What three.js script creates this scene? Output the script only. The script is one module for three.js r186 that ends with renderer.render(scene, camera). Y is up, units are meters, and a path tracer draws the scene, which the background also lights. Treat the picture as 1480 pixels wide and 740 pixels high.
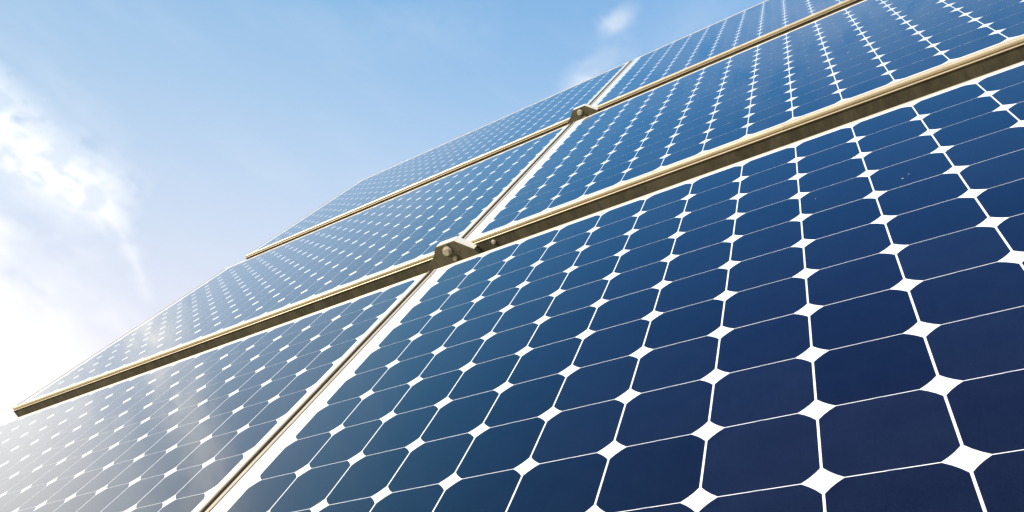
import * as THREE from 'three';
import { mergeGeometries } from 'three/addons/utils/BufferGeometryUtils.js';

// ---------------------------------------------------------------- camera, sky, sun, exposure
const W = 1480, H = 740, EXPOSURE = 1.3;
const renderer = new THREE.WebGLRenderer({ antialias: true });
renderer.setSize(W, H);
renderer.toneMapping = THREE.LinearToneMapping;
renderer.toneMappingExposure = EXPOSURE;
renderer.shadowMap.enabled = true;
const scene = new THREE.Scene();

// The array leans back at TILT from the ground: u runs along it, v up its slope, n out of its face.
const TILT = 40 * Math.PI / 180, ST = Math.sin(TILT), CT = Math.cos(TILT);
const ARRAY_AXES = new THREE.Matrix4().makeBasis(new THREE.Vector3(1, 0, 0), new THREE.Vector3(0, ST, -CT), new THREE.Vector3(0, CT, ST));
const onArray = (u, v, n) => new THREE.Vector3(u, v, n).applyMatrix4(ARRAY_AXES);

const LENS = 1074.4, LENS_RISE = 60.92;          // focal length and rise of the lens, in pixels of a 1480-pixel-wide picture
const camera = new THREE.PerspectiveCamera(2 * Math.atan(H / 2 / LENS) * 180 / Math.PI, W / H, 0.02, 9000);
{
  const right = new THREE.Vector3(0.85425904, -0.1323603, -0.50271487), up = new THREE.Vector3(0.26954222, 0.9396727, 0.21062341), back = new THREE.Vector3(0.44450926, -0.31542983, 0.83840058);
  camera.quaternion.setFromRotationMatrix(new THREE.Matrix4().makeBasis(right, up, back));
  camera.position.set(1.14799, -0.83032, 1.78678);
  camera.setViewOffset(W, H, 0, -LENS_RISE, W, H);
  camera.updateProjectionMatrix();
}
scene.add(camera);

// seeded noise
function rng(seed) { let a = seed >>> 0; return () => { a = (a + 0x6d2b79f5) >>> 0; let t = a; t = Math.imul(t ^ (t >>> 15), t | 1); t ^= t + Math.imul(t ^ (t >>> 7), t | 61); return ((t ^ (t >>> 14)) >>> 0) / 4294967296; }; }
const LATTICE = (() => { const r = rng(77), a = new Float32Array(4096); for (let i = 0; i < 4096; i++) a[i] = r(); return a; })();
const hash3 = (x, y, z) => LATTICE[(Math.imul(x, 374761393) ^ Math.imul(y, 668265263) ^ Math.imul(z, 1274126177)) >>> 7 & 4095];
function noise3(x, y, z) {
  const xi = Math.floor(x), yi = Math.floor(y), zi = Math.floor(z);
  let a = x - xi, b = y - yi, c = z - zi; a = a * a * (3 - 2 * a); b = b * b * (3 - 2 * b); c = c * c * (3 - 2 * c);
  const l = (p, q, t) => p + (q - p) * t;
  return l(l(l(hash3(xi, yi, zi), hash3(xi + 1, yi, zi), a), l(hash3(xi, yi + 1, zi), hash3(xi + 1, yi + 1, zi), a), b),
    l(l(hash3(xi, yi, zi + 1), hash3(xi + 1, yi, zi + 1), a), l(hash3(xi, yi + 1, zi + 1), hash3(xi + 1, yi + 1, zi + 1), a), b), c);
}
function fbm(x, y, z, n) { let s = 0, a = 0.5, t = 0; for (let i = 0; i < n; i++) { s += a * noise3(x, y, z); t += a; a *= 0.5; x = x * 2.03 + 11.3; y = y * 2.03 + 5.1; z = z * 2.03 + 7.7; } return s / t; }
const clamp01 = (x) => Math.min(1, Math.max(0, x));
const step = (a, b, x) => { const t = clamp01((x - a) / (b - a)); return t * t * (3 - 2 * t); };

// sun: over the viewer's left shoulder, in the afternoon
const RAD = Math.PI / 180, SUN_AZ = -143, SUN_EL = 29;
const SUN = new THREE.Vector3(Math.cos(SUN_EL * RAD) * Math.sin(SUN_AZ * RAD), Math.sin(SUN_EL * RAD), -Math.cos(SUN_EL * RAD) * Math.cos(SUN_AZ * RAD));
const sun = new THREE.DirectionalLight(new THREE.Color(1, 0.93, 0.82), 5);
sun.name = 'sun';
sun.position.copy(SUN).multiplyScalar(30);
sun.castShadow = true;
sun.shadow.mapSize.set(4096, 4096);
Object.assign(sun.shadow.camera, { left: -6, right: 6, top: 6, bottom: -6, near: 1, far: 80 });
scene.add(sun, sun.target);

// sky: clear air that whitens towards the horizon and the sun, and thin summer cloud
const CLOUD_BAND = [[-55.6, 20.0, 0.45, 0.35], [-56.2, 21.8, 0.55, 0.6], [-57.4, 24.4, 0.9, 0.7], [-59.6, 26.9, 2.3, 1.3], [-62.6, 28.2, 2.3, 1.35], [-66, 30.6, 2.0, 1.15], [-71, 34.8, 2.0, 1.0], [-76, 36.8, 2.4, 0.95], [-86, 38, 4, 0.7]];   // azimuth, elevation, half width, thickness
const PUFFS = [[-15.1, 36.9, 1.4, 0.85, 0.35, 0.75], [-18.6, 33.5, 3.4, 1.2, 0.55, 0.7], [-60.5, 32.4, 4.5, 1.2, -0.7, 0.16], [-33, 39, 6, 2.2, 0.1, 0.08], [-9, 35, 5, 2, 0.5, 0.12], [40, 30, 9, 3, 0.1, 0.5], [75, 26, 8, 2.5, -0.1, 0.5], [120, 33, 10, 3, 0.2, 0.5], [165, 28, 9, 3, 0.1, 0.5], [-150, 35, 10, 3, -0.2, 0.5], [4, 47, 14, 5, 0.1, 0.3], [26, 50, 12, 4, 0.3, 0.25]];
function skyColor(x, y, z, out) {
  const el = Math.asin(y) / RAD, az = Math.atan2(x, -z) / RAD, e = Math.max(el, 0);
  const ca = Math.cos(Math.max(el, 5) * RAD);
  let da = Math.abs(az + 135); if (da > 180) da = 360 - da;
  const side0 = 0.6 + 0.6 / (1 + Math.exp((da - 100) / 10)), s = 1 + (side0 - 1) * step(60, 40, e);
  const g = Math.acos(Math.min(1, x * SUN.x + y * SUN.y + z * SUN.z)) / RAD;
  const halo = 1.1 * Math.exp(-g / 13);
  let r = 1 - Math.exp(-(0.67 * Math.exp(-(e - 30) / 16 - Math.max(0, e - 40) / 9) * s + 0.02 + halo)), gg = 1 - Math.exp(-(1.09 * Math.exp(-(e - 30) / 28 - Math.max(0, e - 40) / 38) * s ** 0.55 + halo)), b = 1 - Math.exp(-(2.16 * Math.exp(-(e - 30) / 38) * s ** 0.2 + halo));
  // cloud cover 0..1, drawn out in streaks that lean like the band of cloud
  const sx = (-az * ca + el) * 0.7071, tx = (az * ca + el) * 0.7071;
  const f1 = fbm(sx * 0.16 + 3, tx * 0.4, 5.5, 6), f2 = fbm(sx * 0.5, tx * 1.3 + 9, 2.5, 5), f3 = fbm(x * 14 + 3, y * 20, z * 14, 5), f4 = fbm(x * 46 + 3 * f2, y * 64, z * 46 + 8, 6);
  const wisp = 0.25 + 0.85 * step(0.4, 0.58, 0.25 * f2 + 0.25 * f3 + 0.5 * f4);
  let cover = 0;
  for (let i = 0; i + 1 < CLOUD_BAND.length; i++) {
    const [a0, e0, w0, t0] = CLOUD_BAND[i], [a1, e1, w1, t1] = CLOUD_BAND[i + 1];
    const dx = (a1 - a0) * ca, dy = e1 - e0, px = (az - a0) * ca, py = el - e0, t = clamp01((px * dx + py * dy) / (dx * dx + dy * dy));
    const d = Math.hypot(px - t * dx, py - t * dy) / (w0 + (w1 - w0) * t);
    if (d < 3) cover = Math.max(cover, step(1.7, -0.4, d + 1.0 * (f1 - 0.5) + 1.4 * (f2 - 0.5) + 1.6 * (f3 - 0.5) + 2.6 * (f4 - 0.5)) * (t0 + (t1 - t0) * t) * wisp);
  }
  for (const [a0, e0, ra, re, turn, k] of PUFFS) {
    const px = (az - a0) * ca, py = el - e0, c = Math.cos(turn), sn = Math.sin(turn);
    const d = Math.hypot((px * c + py * sn) / ra, (-px * sn + py * c) / re);
    if (d < 3) cover = Math.max(cover, k * wisp * step(1.6, -0.4, d + 1.0 * (f1 - 0.5) + 1.2 * (f2 - 0.5) + 1.2 * (f3 - 0.5) + 2.6 * (f4 - 0.5)));
  }
  // a bank of bright cloud low towards the sun, thinning upwards, and thin veils everywhere
  const out50 = da > 50 ? Math.min(13, Math.max(0, 72 - da) * 1.0) : 13;
  const bankTop = 20 + out50 + 7 * (f1 - 0.5) + 5 * (f2 - 0.5) + 5 * (f3 - 0.5) + 7 * (f4 - 0.5), bankSide = step(81, 67, da + 10 * (f1 - 0.5));
  const soft = 1 - (1 - cover) * (1 - bankSide * ((0.86 - 0.3 * step(22, 32, el)) * step(bankTop + 6.5, bankTop - 4, el) + 0.14 * step(bankTop - 2, bankTop - 9, el)));
  cover = soft;
  cover = Math.max(cover, step(16, 4, el) * step(0.4, 0.65, f3) * 0.6);
  cover = 1 - (1 - cover) * (1 - 0.04 * step(0.45, 0.75, f1) * step(60, 40, e));
  const w = 1.0 + 1.4 * Math.exp(-g / 38);
  r += (w - r) * cover; gg += (w * 0.995 - gg) * cover; b += (w * 0.985 - b) * cover;
  if (el < 0) { const k = step(0, -4, el); r += (0.16 - r) * k; gg += (0.14 - gg) * k; b += (0.09 - b) * k; }
  out[0] = r; out[1] = gg; out[2] = b;
}
{
  const sw = 2048, sh = 1024, data = new Float32Array(sw * sh * 4), c = [0, 0, 0];
  for (let j = 0; j < sh; j++) {
    const lat = ((j + 0.5) / sh - 0.5) * Math.PI, y = Math.sin(lat), q = Math.cos(lat);
    for (let i = 0; i < sw; i++) {
      const lon = ((i + 0.5) / sw - 0.5) * 2 * Math.PI, o = (j * sw + i) * 4;
      if (lat < -0.1) { c[0] = 0.16; c[1] = 0.14; c[2] = 0.09; } else skyColor(q * Math.cos(lon), y, q * Math.sin(lon), c);
      data[o] = c[0] / EXPOSURE; data[o + 1] = c[1] / EXPOSURE; data[o + 2] = c[2] / EXPOSURE; data[o + 3] = 1;
    }
  }
  const sky = new THREE.DataTexture(data, sw, sh, THREE.RGBAFormat, THREE.FloatType);
  sky.mapping = THREE.EquirectangularReflectionMapping;
  sky.magFilter = THREE.LinearFilter; sky.minFilter = THREE.LinearFilter;
  sky.needsUpdate = true;
  scene.background = sky; scene.environment = sky;
}

// ---------------------------------------------------------------- helpers
function texture(w, h, paint, srgb = false) {
  const d = new Uint8Array(w * h * 4), c = [0, 0, 0];
  for (let j = 0; j < h; j++) for (let i = 0; i < w; i++) { paint(i / w, j / h, c); const o = (j * w + i) * 4; for (let k = 0; k < 3; k++) d[o + k] = Math.round(255 * clamp01(c[k])); d[o + 3] = 255; }
  const t = new THREE.DataTexture(d, w, h, THREE.RGBAFormat, THREE.UnsignedByteType);
  t.wrapS = t.wrapT = THREE.RepeatWrapping; t.magFilter = THREE.LinearFilter; t.minFilter = THREE.LinearMipmapLinearFilter; t.generateMipmaps = true;
  if (srgb) t.colorSpace = THREE.SRGBColorSpace;
  t.needsUpdate = true;
  return t;
}
const used = new Map();
function numbered(name) { const n = used.get(name) ?? 0; used.set(name, n + 1); return n ? `${name}_${String(n).padStart(3, '0')}` : name; }
function mesh(name, geometry, material, parent) {
  const m = new THREE.Mesh(geometry, material); m.name = numbered(name); m.castShadow = m.receiveShadow = true; parent.add(m); return m;
}
function thing(name, label, category, group) {
  const o = new THREE.Group(); o.name = numbered(name); o.userData = { label, category }; if (group) o.userData.group = group; scene.add(o); return o;
}
function place(o, u, v, n, [a, b, c] = [0, 0, 0]) {        // stand a thing on the array's plane, with small errors of mounting
  o.position.copy(onArray(u, v, n));
  const w = new THREE.Vector3(a, b, c), m = new THREE.Matrix4();
  if (w.length() > 0) m.makeRotationAxis(w.clone().normalize(), w.length());
  o.quaternion.setFromRotationMatrix(ARRAY_AXES.clone().multiply(m));
}
// a prism: outline in (a, b), swept along a third axis between two ends that may shift with the outline (mitres)
function sweep(outline, from, to, put) {
  const pos = [], uv = [], n = outline.length; let run = 0;
  const V = (i, e) => { const [a, b] = outline[i % n]; return put(a, b, e ? to(a, b) : from(a, b)); };
  for (let i = 0; i < n; i++) {
    const p = V(i, 0), q = V(i + 1, 0), r = V(i + 1, 1), s = V(i, 1);
    const l = Math.hypot(outline[(i + 1) % n][0] - outline[i][0], outline[(i + 1) % n][1] - outline[i][1]), t0 = from(...outline[i]), t1 = to(...outline[i]);
    pos.push(...p, ...q, ...r, ...p, ...r, ...s);
    uv.push(t0, run, t0, run + l, t1, run + l, t0, run, t1, run + l, t1, run); run += l;
  }
  const tri = THREE.ShapeUtils.triangulateShape(outline.map(([a, b]) => new THREE.Vector2(a, b)), []);
  for (const [i, j, k] of tri) { pos.push(...V(i, 0), ...V(k, 0), ...V(j, 0), ...V(i, 1), ...V(j, 1), ...V(k, 1)); for (let z = 0; z < 6; z++) uv.push(0, 0); }
  const g = new THREE.BufferGeometry();
  g.setAttribute('position', new THREE.Float32BufferAttribute(pos, 3)); g.setAttribute('uv', new THREE.Float32BufferAttribute(uv, 2));
  g.computeVertexNormals();
  return outward(g);
}
// turn every face of a closed flat-shaded body outwards (the signed volume tells which way it is wound)
function outward(g) {
  const p = g.attributes.position.array, u = g.attributes.uv.array; let vol = 0;
  for (let i = 0; i < p.length; i += 9) vol += p[i] * (p[i + 4] * p[i + 8] - p[i + 5] * p[i + 7]) + p[i + 1] * (p[i + 5] * p[i + 6] - p[i + 3] * p[i + 8]) + p[i + 2] * (p[i + 3] * p[i + 7] - p[i + 4] * p[i + 6]);
  if (vol < 0) {
    for (let i = 0; i < p.length; i += 9) for (let k = 0; k < 3; k++) { const t = p[i + 3 + k]; p[i + 3 + k] = p[i + 6 + k]; p[i + 6 + k] = t; }
    for (let i = 0; i < u.length; i += 6) for (let k = 0; k < 2; k++) { const t = u[i + 2 + k]; u[i + 2 + k] = u[i + 4 + k]; u[i + 4 + k] = t; }
    g.computeVertexNormals();
  }
  return g;
}

// ---------------------------------------------------------------- materials
const cellGrain = texture(256, 256, (u, v, c) => {
  const p = noise3(u * 256 * 0.9, v * 256 * 0.9, 3), q = fbm(u * 9, v * 9, 8, 4);
  const s = 0.72 + 0.34 * p + 0.3 * (q - 0.5); c[0] = s * 0.92 + 0.06 * q; c[1] = s * 0.9; c[2] = s * 0.88;
});
const cellTones = [[0.0068, 0.0120, 0.0232], [0.0051, 0.0098, 0.0190], [0.0080, 0.0138, 0.0268], [0.0060, 0.0112, 0.0225]];
const cellMats = cellTones.map(([r, g, b], i) => new THREE.MeshPhysicalMaterial({ name: `silicon_cell_${i}`, color: new THREE.Color(r, g, b), map: cellGrain, roughness: 0.2, specularIntensity: 0.22, specularColor: new THREE.Color(0.45, 0.65, 1), clearcoat: 1, clearcoatRoughness: 0.03 }));
const sheetMat = new THREE.MeshPhysicalMaterial({ name: 'white_backing_sheet', color: new THREE.Color(0.84, 0.83, 0.8), roughness: 0.7, clearcoat: 1, clearcoatRoughness: 0.03 });
const tabMat = new THREE.MeshPhysicalMaterial({ name: 'tinned_tab', color: new THREE.Color(0.72, 0.72, 0.7), roughness: 0.4, metalness: 0.4, clearcoat: 1, clearcoatRoughness: 0.03 });
const brushed = texture(512, 128, (u, v, c) => { const p = fbm(u * 5, v * 60, 4, 4), q = fbm(u * 30, v * 6, 14, 4); const s = 0.82 + 0.22 * (p - 0.5) + 0.22 * (q - 0.5); c[0] = s; c[1] = s * 0.985; c[2] = s * 0.95; });
const frameMat = new THREE.MeshStandardMaterial({ name: 'anodised_frame', color: new THREE.Color(0.70, 0.59, 0.41), map: brushed, roughness: 0.42, metalness: 0.35 });
const stained = texture(1024, 256, (u, v, c) => {
  const a = fbm(u * 70 + 2 * fbm(u * 30, v * 30, 3, 3), v * 9, 1, 5), b = fbm(u * 22, v * 16, 6, 6), d = fbm(u * 240, v * 90, 9, 3);
  const s = 0.5 + 0.3 * (a - 0.5) + 0.55 * (b - 0.5) + 0.3 * (d - 0.5); c[0] = s; c[1] = s * 0.96 + 0.01; c[2] = s * 0.86 + 0.03 * b;
});
const railMat = new THREE.MeshStandardMaterial({ name: 'stained_steel', color: new THREE.Color(0.15, 0.128, 0.078), map: stained, roughness: 0.65, metalness: 0.25 });
const bracketMat = new THREE.MeshStandardMaterial({ name: 'galvanised_plate', color: new THREE.Color(0.25, 0.22, 0.145), map: stained, roughness: 0.5, metalness: 0.3 });
const boltMat = new THREE.MeshStandardMaterial({ name: 'zinc_bolt', color: new THREE.Color(0.66, 0.6, 0.46), roughness: 0.35, metalness: 0.5 });
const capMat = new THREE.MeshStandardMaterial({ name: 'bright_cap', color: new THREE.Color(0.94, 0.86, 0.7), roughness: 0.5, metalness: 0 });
const gapShadeMat = new THREE.MeshPhysicalMaterial({ specularIntensity: 0.08, name: 'painted_gap_shade', color: new THREE.Color(0.022, 0.016, 0.009), roughness: 0.9 });  // near-black colour standing in for shade inside the gaps between panels
const gasketMat = new THREE.MeshStandardMaterial({ name: 'dark_seal', color: new THREE.Color(0.16, 0.11, 0.07), roughness: 0.8 });
const groundMat = new THREE.MeshStandardMaterial({ name: 'dry_grass_ground', color: new THREE.Color(0.2, 0.17, 0.09), roughness: 1 });

// ---------------------------------------------------------------- the ground
{
  const g = new THREE.CircleGeometry(6000, 96); g.rotateX(-Math.PI / 2);
  const o = mesh('ground', g, groundMat, scene); o.position.y = -1.8; o.userData.kind = 'structure';
}

// ---------------------------------------------------------------- the modules
const PITCH_U = 0.129, PITCH_V = 0.1258, CELL = 0.1246, CELL_U = 0.1263, COLS = 20, ROWS = 13;
const EDGE = { left: 0.057, right: 0.024, bottom: 0.016, top: 0.018 }, LIP = { left: 0.0135, right: 0.010, bottom: 0.014, top: 0.010 };
const CELLS_U = (COLS - 1) * PITCH_U + CELL_U, CELLS_V = (ROWS - 1) * PITCH_V + CELL;
const X0 = -EDGE.left - LIP.left, X1 = CELLS_U + EDGE.right + LIP.right, Y0 = -EDGE.bottom - LIP.bottom, Y1 = CELLS_V + EDGE.top + LIP.top;

const cellOutline = (() => {                               // a square cut from a round wafer
  const h = CELL / 2, R = 0.0757, a0 = Math.acos(h / R), pts = [];
  for (let q = 0; q < 4; q++) for (let k = 0; k <= 3; k++) { const a = q * Math.PI / 2 + a0 + (Math.PI / 2 - 2 * a0) * k / 3; pts.push([R * Math.cos(a) * CELL_U / CELL, R * Math.sin(a)]); }
  return pts;
})();
function cellGeometry(seed) {
  const r = rng(seed), du = r(), dv = r(), pos = [], nor = [], uv = [], n = cellOutline.length;
  const put = (x, y, z, nx, ny, nz) => { pos.push(x, y, z); nor.push(nx, ny, nz); uv.push(x / 0.25 + du, y / 0.25 + dv); };
  for (let i = 1; i + 1 < n; i++) for (const k of [0, i, i + 1]) put(...cellOutline[k], 0, 0, 0, 1);
  for (let i = 0; i < n; i++) {
    const [ax, ay] = cellOutline[i], [bx, by] = cellOutline[(i + 1) % n], l = Math.hypot(bx - ax, by - ay), nx = (by - ay) / l, ny = -(bx - ax) / l, d = -0.0002;
    put(ax, ay, 0, nx, ny, 0); put(ax, ay, d, nx, ny, 0); put(bx, by, d, nx, ny, 0); put(ax, ay, 0, nx, ny, 0); put(bx, by, d, nx, ny, 0); put(bx, by, 0, nx, ny, 0);
  }
  const g = new THREE.BufferGeometry();
  g.setAttribute('position', new THREE.Float32BufferAttribute(pos, 3)); g.setAttribute('normal', new THREE.Float32BufferAttribute(nor, 3)); g.setAttribute('uv', new THREE.Float32BufferAttribute(uv, 2));
  return g;
}
const cellShapes = [3, 8, 21, 34].map(cellGeometry);

const sideProfile = (lip) => [[0, -0.046], [0, -0.0002], [0.0003, 0.0012], [0.0014, 0.002], [lip - 0.0012, 0.002], [lip, 0.0012], [lip, -0.003], [0.003, -0.003], [0.003, -0.046]];   // a plain angle with a crisp edge
function frameProfile(lip) {                               // (distance inwards from the outer edge, height): a rounded shoulder and a lip over the glass
  return [[0.0055, -0.046], [0.0055, -0.0096], [0.0002, -0.009], [0, -0.0085], [0.0002, -0.0045], [0.0011, -0.0018], [0.0028, 0.0002], [0.0052, 0.0015], [lip - 0.0012, 0.002], [lip, 0.0012], [lip, -0.003], [0.0075, -0.003], [0.0075, -0.046]];
}
const bars = {
  bottom: sweep(frameProfile(LIP.bottom), (d) => X0 + d, (d) => X1 - d, (d, z, t) => [t, Y0 + d, z]),
  top: sweep(frameProfile(LIP.top), (d) => X0 + d, (d) => X1 - d, (d, z, t) => [t, Y1 - d, z]),
  left: sweep(sideProfile(LIP.left), (d) => Y0 + d, (d) => Y1 - d, (d, z, t) => [X0 + d, t, z]),
  right: sweep(sideProfile(LIP.right), (d) => Y0 + d, (d) => Y1 - d, (d, z, t) => [X1 - d, t, z]),
};
function box(x0, x1, y0, y1, z0, z1) { const g = new THREE.BoxGeometry(x1 - x0, y1 - y0, z1 - z0); g.translate((x0 + x1) / 2, (y0 + y1) / 2, (z0 + z1) / 2); return g; }

function makeModule() {
  const t = thing('solar_panel', '', 'solar panel', 'solar panels of the tilted array');
  mesh('backing_sheet', box(X0 + 0.004, X1 - 0.004, Y0 + 0.004, Y1 - 0.004, -0.0045, -0.00015), sheetMat, t);
  for (const k of ['bottom', 'top', 'left', 'right']) mesh('frame_bar', bars[k], frameMat, t);
  mesh('seal_strip', mergeGeometries([box(X0 + LIP.left, X0 + LIP.left + 0.0012, Y0 + LIP.bottom, Y1 - LIP.top, -0.0006, 0.0006)]), gasketMat, t);
  const r = rng(5), tabs = [];
  for (let j = 0; j < ROWS; j++) for (let i = 0; i < COLS; i++) {
    const c = mesh('solar_cell', cellShapes[Math.floor(r() * 4)], cellMats[Math.floor(r() * 4)], t);
    c.position.set(i * PITCH_U + CELL_U / 2, j * PITCH_V + CELL / 2, (r() - 0.5) * 0.0001);
    if (j) for (const [f, w] of [[0.5, 0.005]]) { const x = i * PITCH_U + CELL_U * f + (r() - 0.5) * 0.004, y = j * PITCH_V - 0.00055; tabs.push(box(x - w, x + w, y - 0.0007, y + 0.0007, -0.0003, 0.0001)); }
  }
  const tb = mesh('cell_tabs', mergeGeometries(tabs), tabMat, t); tb.userData.kind = 'stuff';
  return t;
}
const V1 = 2.0586 * PITCH_U, V2 = 16.9513 * PITCH_U, UL = -0.9487 * PITCH_U + 0.002;
// left and right panel of each row, with where its lower left cell corner lies, how far it stands out and how it is turned
const SPOTS = [
  [0.002, -CELLS_V, 0, 'solar panel filling the lower right, its dark navy cells nearest the viewer'],
  [UL - CELLS_U, -CELLS_V, 0, 'hazy reflective solar panel at the lower left, below the lower mounting rail'],
  [0.002, V1, 0, 'solar panel right of the central joint, between the lower and upper rails'],
  [UL - CELLS_U, V1, 0, 'solar panel left of the central joint, between the lower and upper rails'],
  [0.002, V2, 0, 'solar panel at the top right edge of the array, above the upper rail'],
  [UL - CELLS_U, V2, 0, 'solar panel at the top left edge of the array, narrowing against the sky'],
];
const first = makeModule();
SPOTS.forEach(([u, v, n, label], i) => {
  let o = first;
  if (i) { o = first.clone(); o.name = numbered('solar_panel'); scene.add(o); }
  o.userData = { ...first.userData, label };
  place(o, u, v, n);
});

// a few specks of dirt on the near panel's glass, each a little flattened heap
{
  const dirtMat = new THREE.MeshStandardMaterial({ name: 'dried_dirt', color: new THREE.Color(0.42, 0.42, 0.4), roughness: 0.95 });
  for (const [u, v, s] of [[1.21, 1.17, 0.0019], [1.222, 1.183, 0.0012], [1.06, 1.21, 0.0011]]) {
    const g = new THREE.SphereGeometry(1, 9, 6), p = g.attributes.position;
    for (let i = 0; i < p.count; i++) { const k = 0.75 + 0.5 * noise3(p.getX(i) * 1.7 + u * 90, p.getY(i) * 1.7, p.getZ(i) * 1.7); p.setXYZ(i, p.getX(i) * k * s, p.getY(i) * k * s * 0.7, p.getZ(i) * s * 0.22); }
    g.computeVertexNormals();
    mesh('dirt_speck', g, dirtMat, first).position.set(u, v, 0);
  }
}

// ---------------------------------------------------------------- the mounting rails: a channel under the foot of each upper panel, its web facing down the slope
const LEFT_END = UL - CELLS_U + X0 - 0.004, RIGHT_END = X1 + 0.01;
function rail(v, u0, u1, label) {
  const t = thing('mounting_rail', label, 'mounting rail', 'rails under the feet of the panels');
  const L = u1 - u0, across = (list) => sweep(list, () => 0, () => L, (y, z, x) => [x, y, z]);
  mesh('web', across([[0, -0.0163], [0.0035, -0.0163], [0.0035, -0.082], [0, -0.082]]), railMat, t);
  mesh('top_flange', across([[-0.0012, -0.0134], [-0.002, -0.0141], [-0.002, -0.0156], [-0.0012, -0.0163], [0.046, -0.0163], [0.046, -0.0134]].map(([a, b]) => [a, b])), frameMat, t);
  mesh('bottom_flange', across([[0.0036, -0.082], [0.0036, -0.0785], [0.046, -0.0785], [0.046, -0.082]]), railMat, t);
  place(t, u0, v, 0);
  return t;
}
const MID_U = (UL + X1 - CELLS_U + X0 + 0.002) / 2;                 // the joint between left and right panels
for (const [v, which] of [[V1, 'lower'], [V2, 'upper']]) {
  const face = v + Y0 - 0.003;
  rail(face, LEFT_END, MID_U - 0.012, `${which} steel rail running left from the bolted joint to its open end`);
  rail(face, MID_U + 0.012, RIGHT_END, `${which} steel rail running right from the bolted joint out of the picture`);
}

// added dark strips: painted shade for the gaps between left and right panels
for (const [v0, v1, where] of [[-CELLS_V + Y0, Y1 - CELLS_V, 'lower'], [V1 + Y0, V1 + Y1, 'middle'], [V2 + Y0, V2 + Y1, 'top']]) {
  const o = mesh('gap_shade_strip', box(-(X0 + 0.002 - UL + CELLS_U - X1) / 2 + 0.0002, (X0 + 0.002 - UL + CELLS_U - X1) / 2 - 0.0002, 0.004, v1 - v0 - 0.004, -0.013, -0.0012), gapShadeMat, scene);
  o.userData = { label: `added dark strip standing in for the shade in the narrow gap between the two ${where} row panels`, category: 'shade strip', group: 'added strips painting the shade in the gaps between panels' };
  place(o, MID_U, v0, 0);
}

// ---------------------------------------------------------------- the brackets that bolt the panels down where four of them meet
function bracket(v, du, n, label) {
  const t = thing('joint_bracket', label, 'bracket', 'bolted brackets where four panels meet');
  const s = new THREE.Shape([[-0.106, -0.06], [0.1, -0.06], [0.1, -0.032], [0.092, -0.014], [0.037, 0.035], [-0.037, 0.035], [-0.057, 0.008], [-0.089, -0.015], [-0.106, -0.038]].map(([a, b]) => new THREE.Vector2(a, b)));
  const g = new THREE.ExtrudeGeometry(s, { depth: 0.022, bevelEnabled: true, bevelThickness: 0.0012, bevelSize: 0.0012, bevelSegments: 2 });
  g.rotateX(Math.PI / 2);                                   // shape's y becomes n; depth runs down the slope
  mesh('plate', g, bracketMat, t);
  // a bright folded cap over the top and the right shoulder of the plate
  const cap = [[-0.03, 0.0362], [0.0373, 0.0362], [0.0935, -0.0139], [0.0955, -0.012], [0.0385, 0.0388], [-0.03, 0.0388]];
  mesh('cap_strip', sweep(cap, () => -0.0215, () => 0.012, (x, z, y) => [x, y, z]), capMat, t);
  const face = -0.0232;
  const hex = (r, h, sides) => { const c = new THREE.CylinderGeometry(r, r * 1.0, h, sides); c.translate(0, -h / 2, 0); return c; };
  const washer = mesh('washer', hex(0.0165, 0.0025, 24), boltMat, t); washer.position.set(0.0, face, 0.011);
  const head = mesh('bolt_head', mergeGeometries([hex(0.013, 0.010, 6), (() => { const c = new THREE.CylinderGeometry(0.0085, 0.0114, 0.0018, 24); c.translate(0, -0.0109, 0); return c; })()]), boltMat, t); head.position.set(0.0, face - 0.0025, 0.011); head.rotation.y = 0.3;
  const nut = mesh('nut', hex(0.008, 0.007, 6), boltMat, t); nut.position.set(0.016, face, -0.021);
  place(t, MID_U + du, v, n);
  return t;
}
bracket(V1 + Y0 - 0.009, -0.022, -0.011, 'hexagonal steel bracket with a bolt head at the central joint of the lower rail');
bracket(V2 + Y0 - 0.009, 0, 0, 'small hexagonal steel bracket with a bolt head at the joint of the upper rail');
// the small screw in the web of the lower right rail, just right of its bracket
{
  const t = thing('rail_screw', 'small screw head in the lower rail just right of the central bracket', 'screw');
  const c = new THREE.CylinderGeometry(0.0055, 0.0042, 0.005, 16); mesh('screw_head', c, boltMat, t);
  const w = new THREE.CylinderGeometry(0.008, 0.008, 0.0015, 20); w.translate(0, 0.0032, 0); mesh('washer', w, boltMat, t);
  place(t, MID_U + 0.135, V1 + Y0 - 0.0085, -0.031);
}
renderer.render(scene, camera);
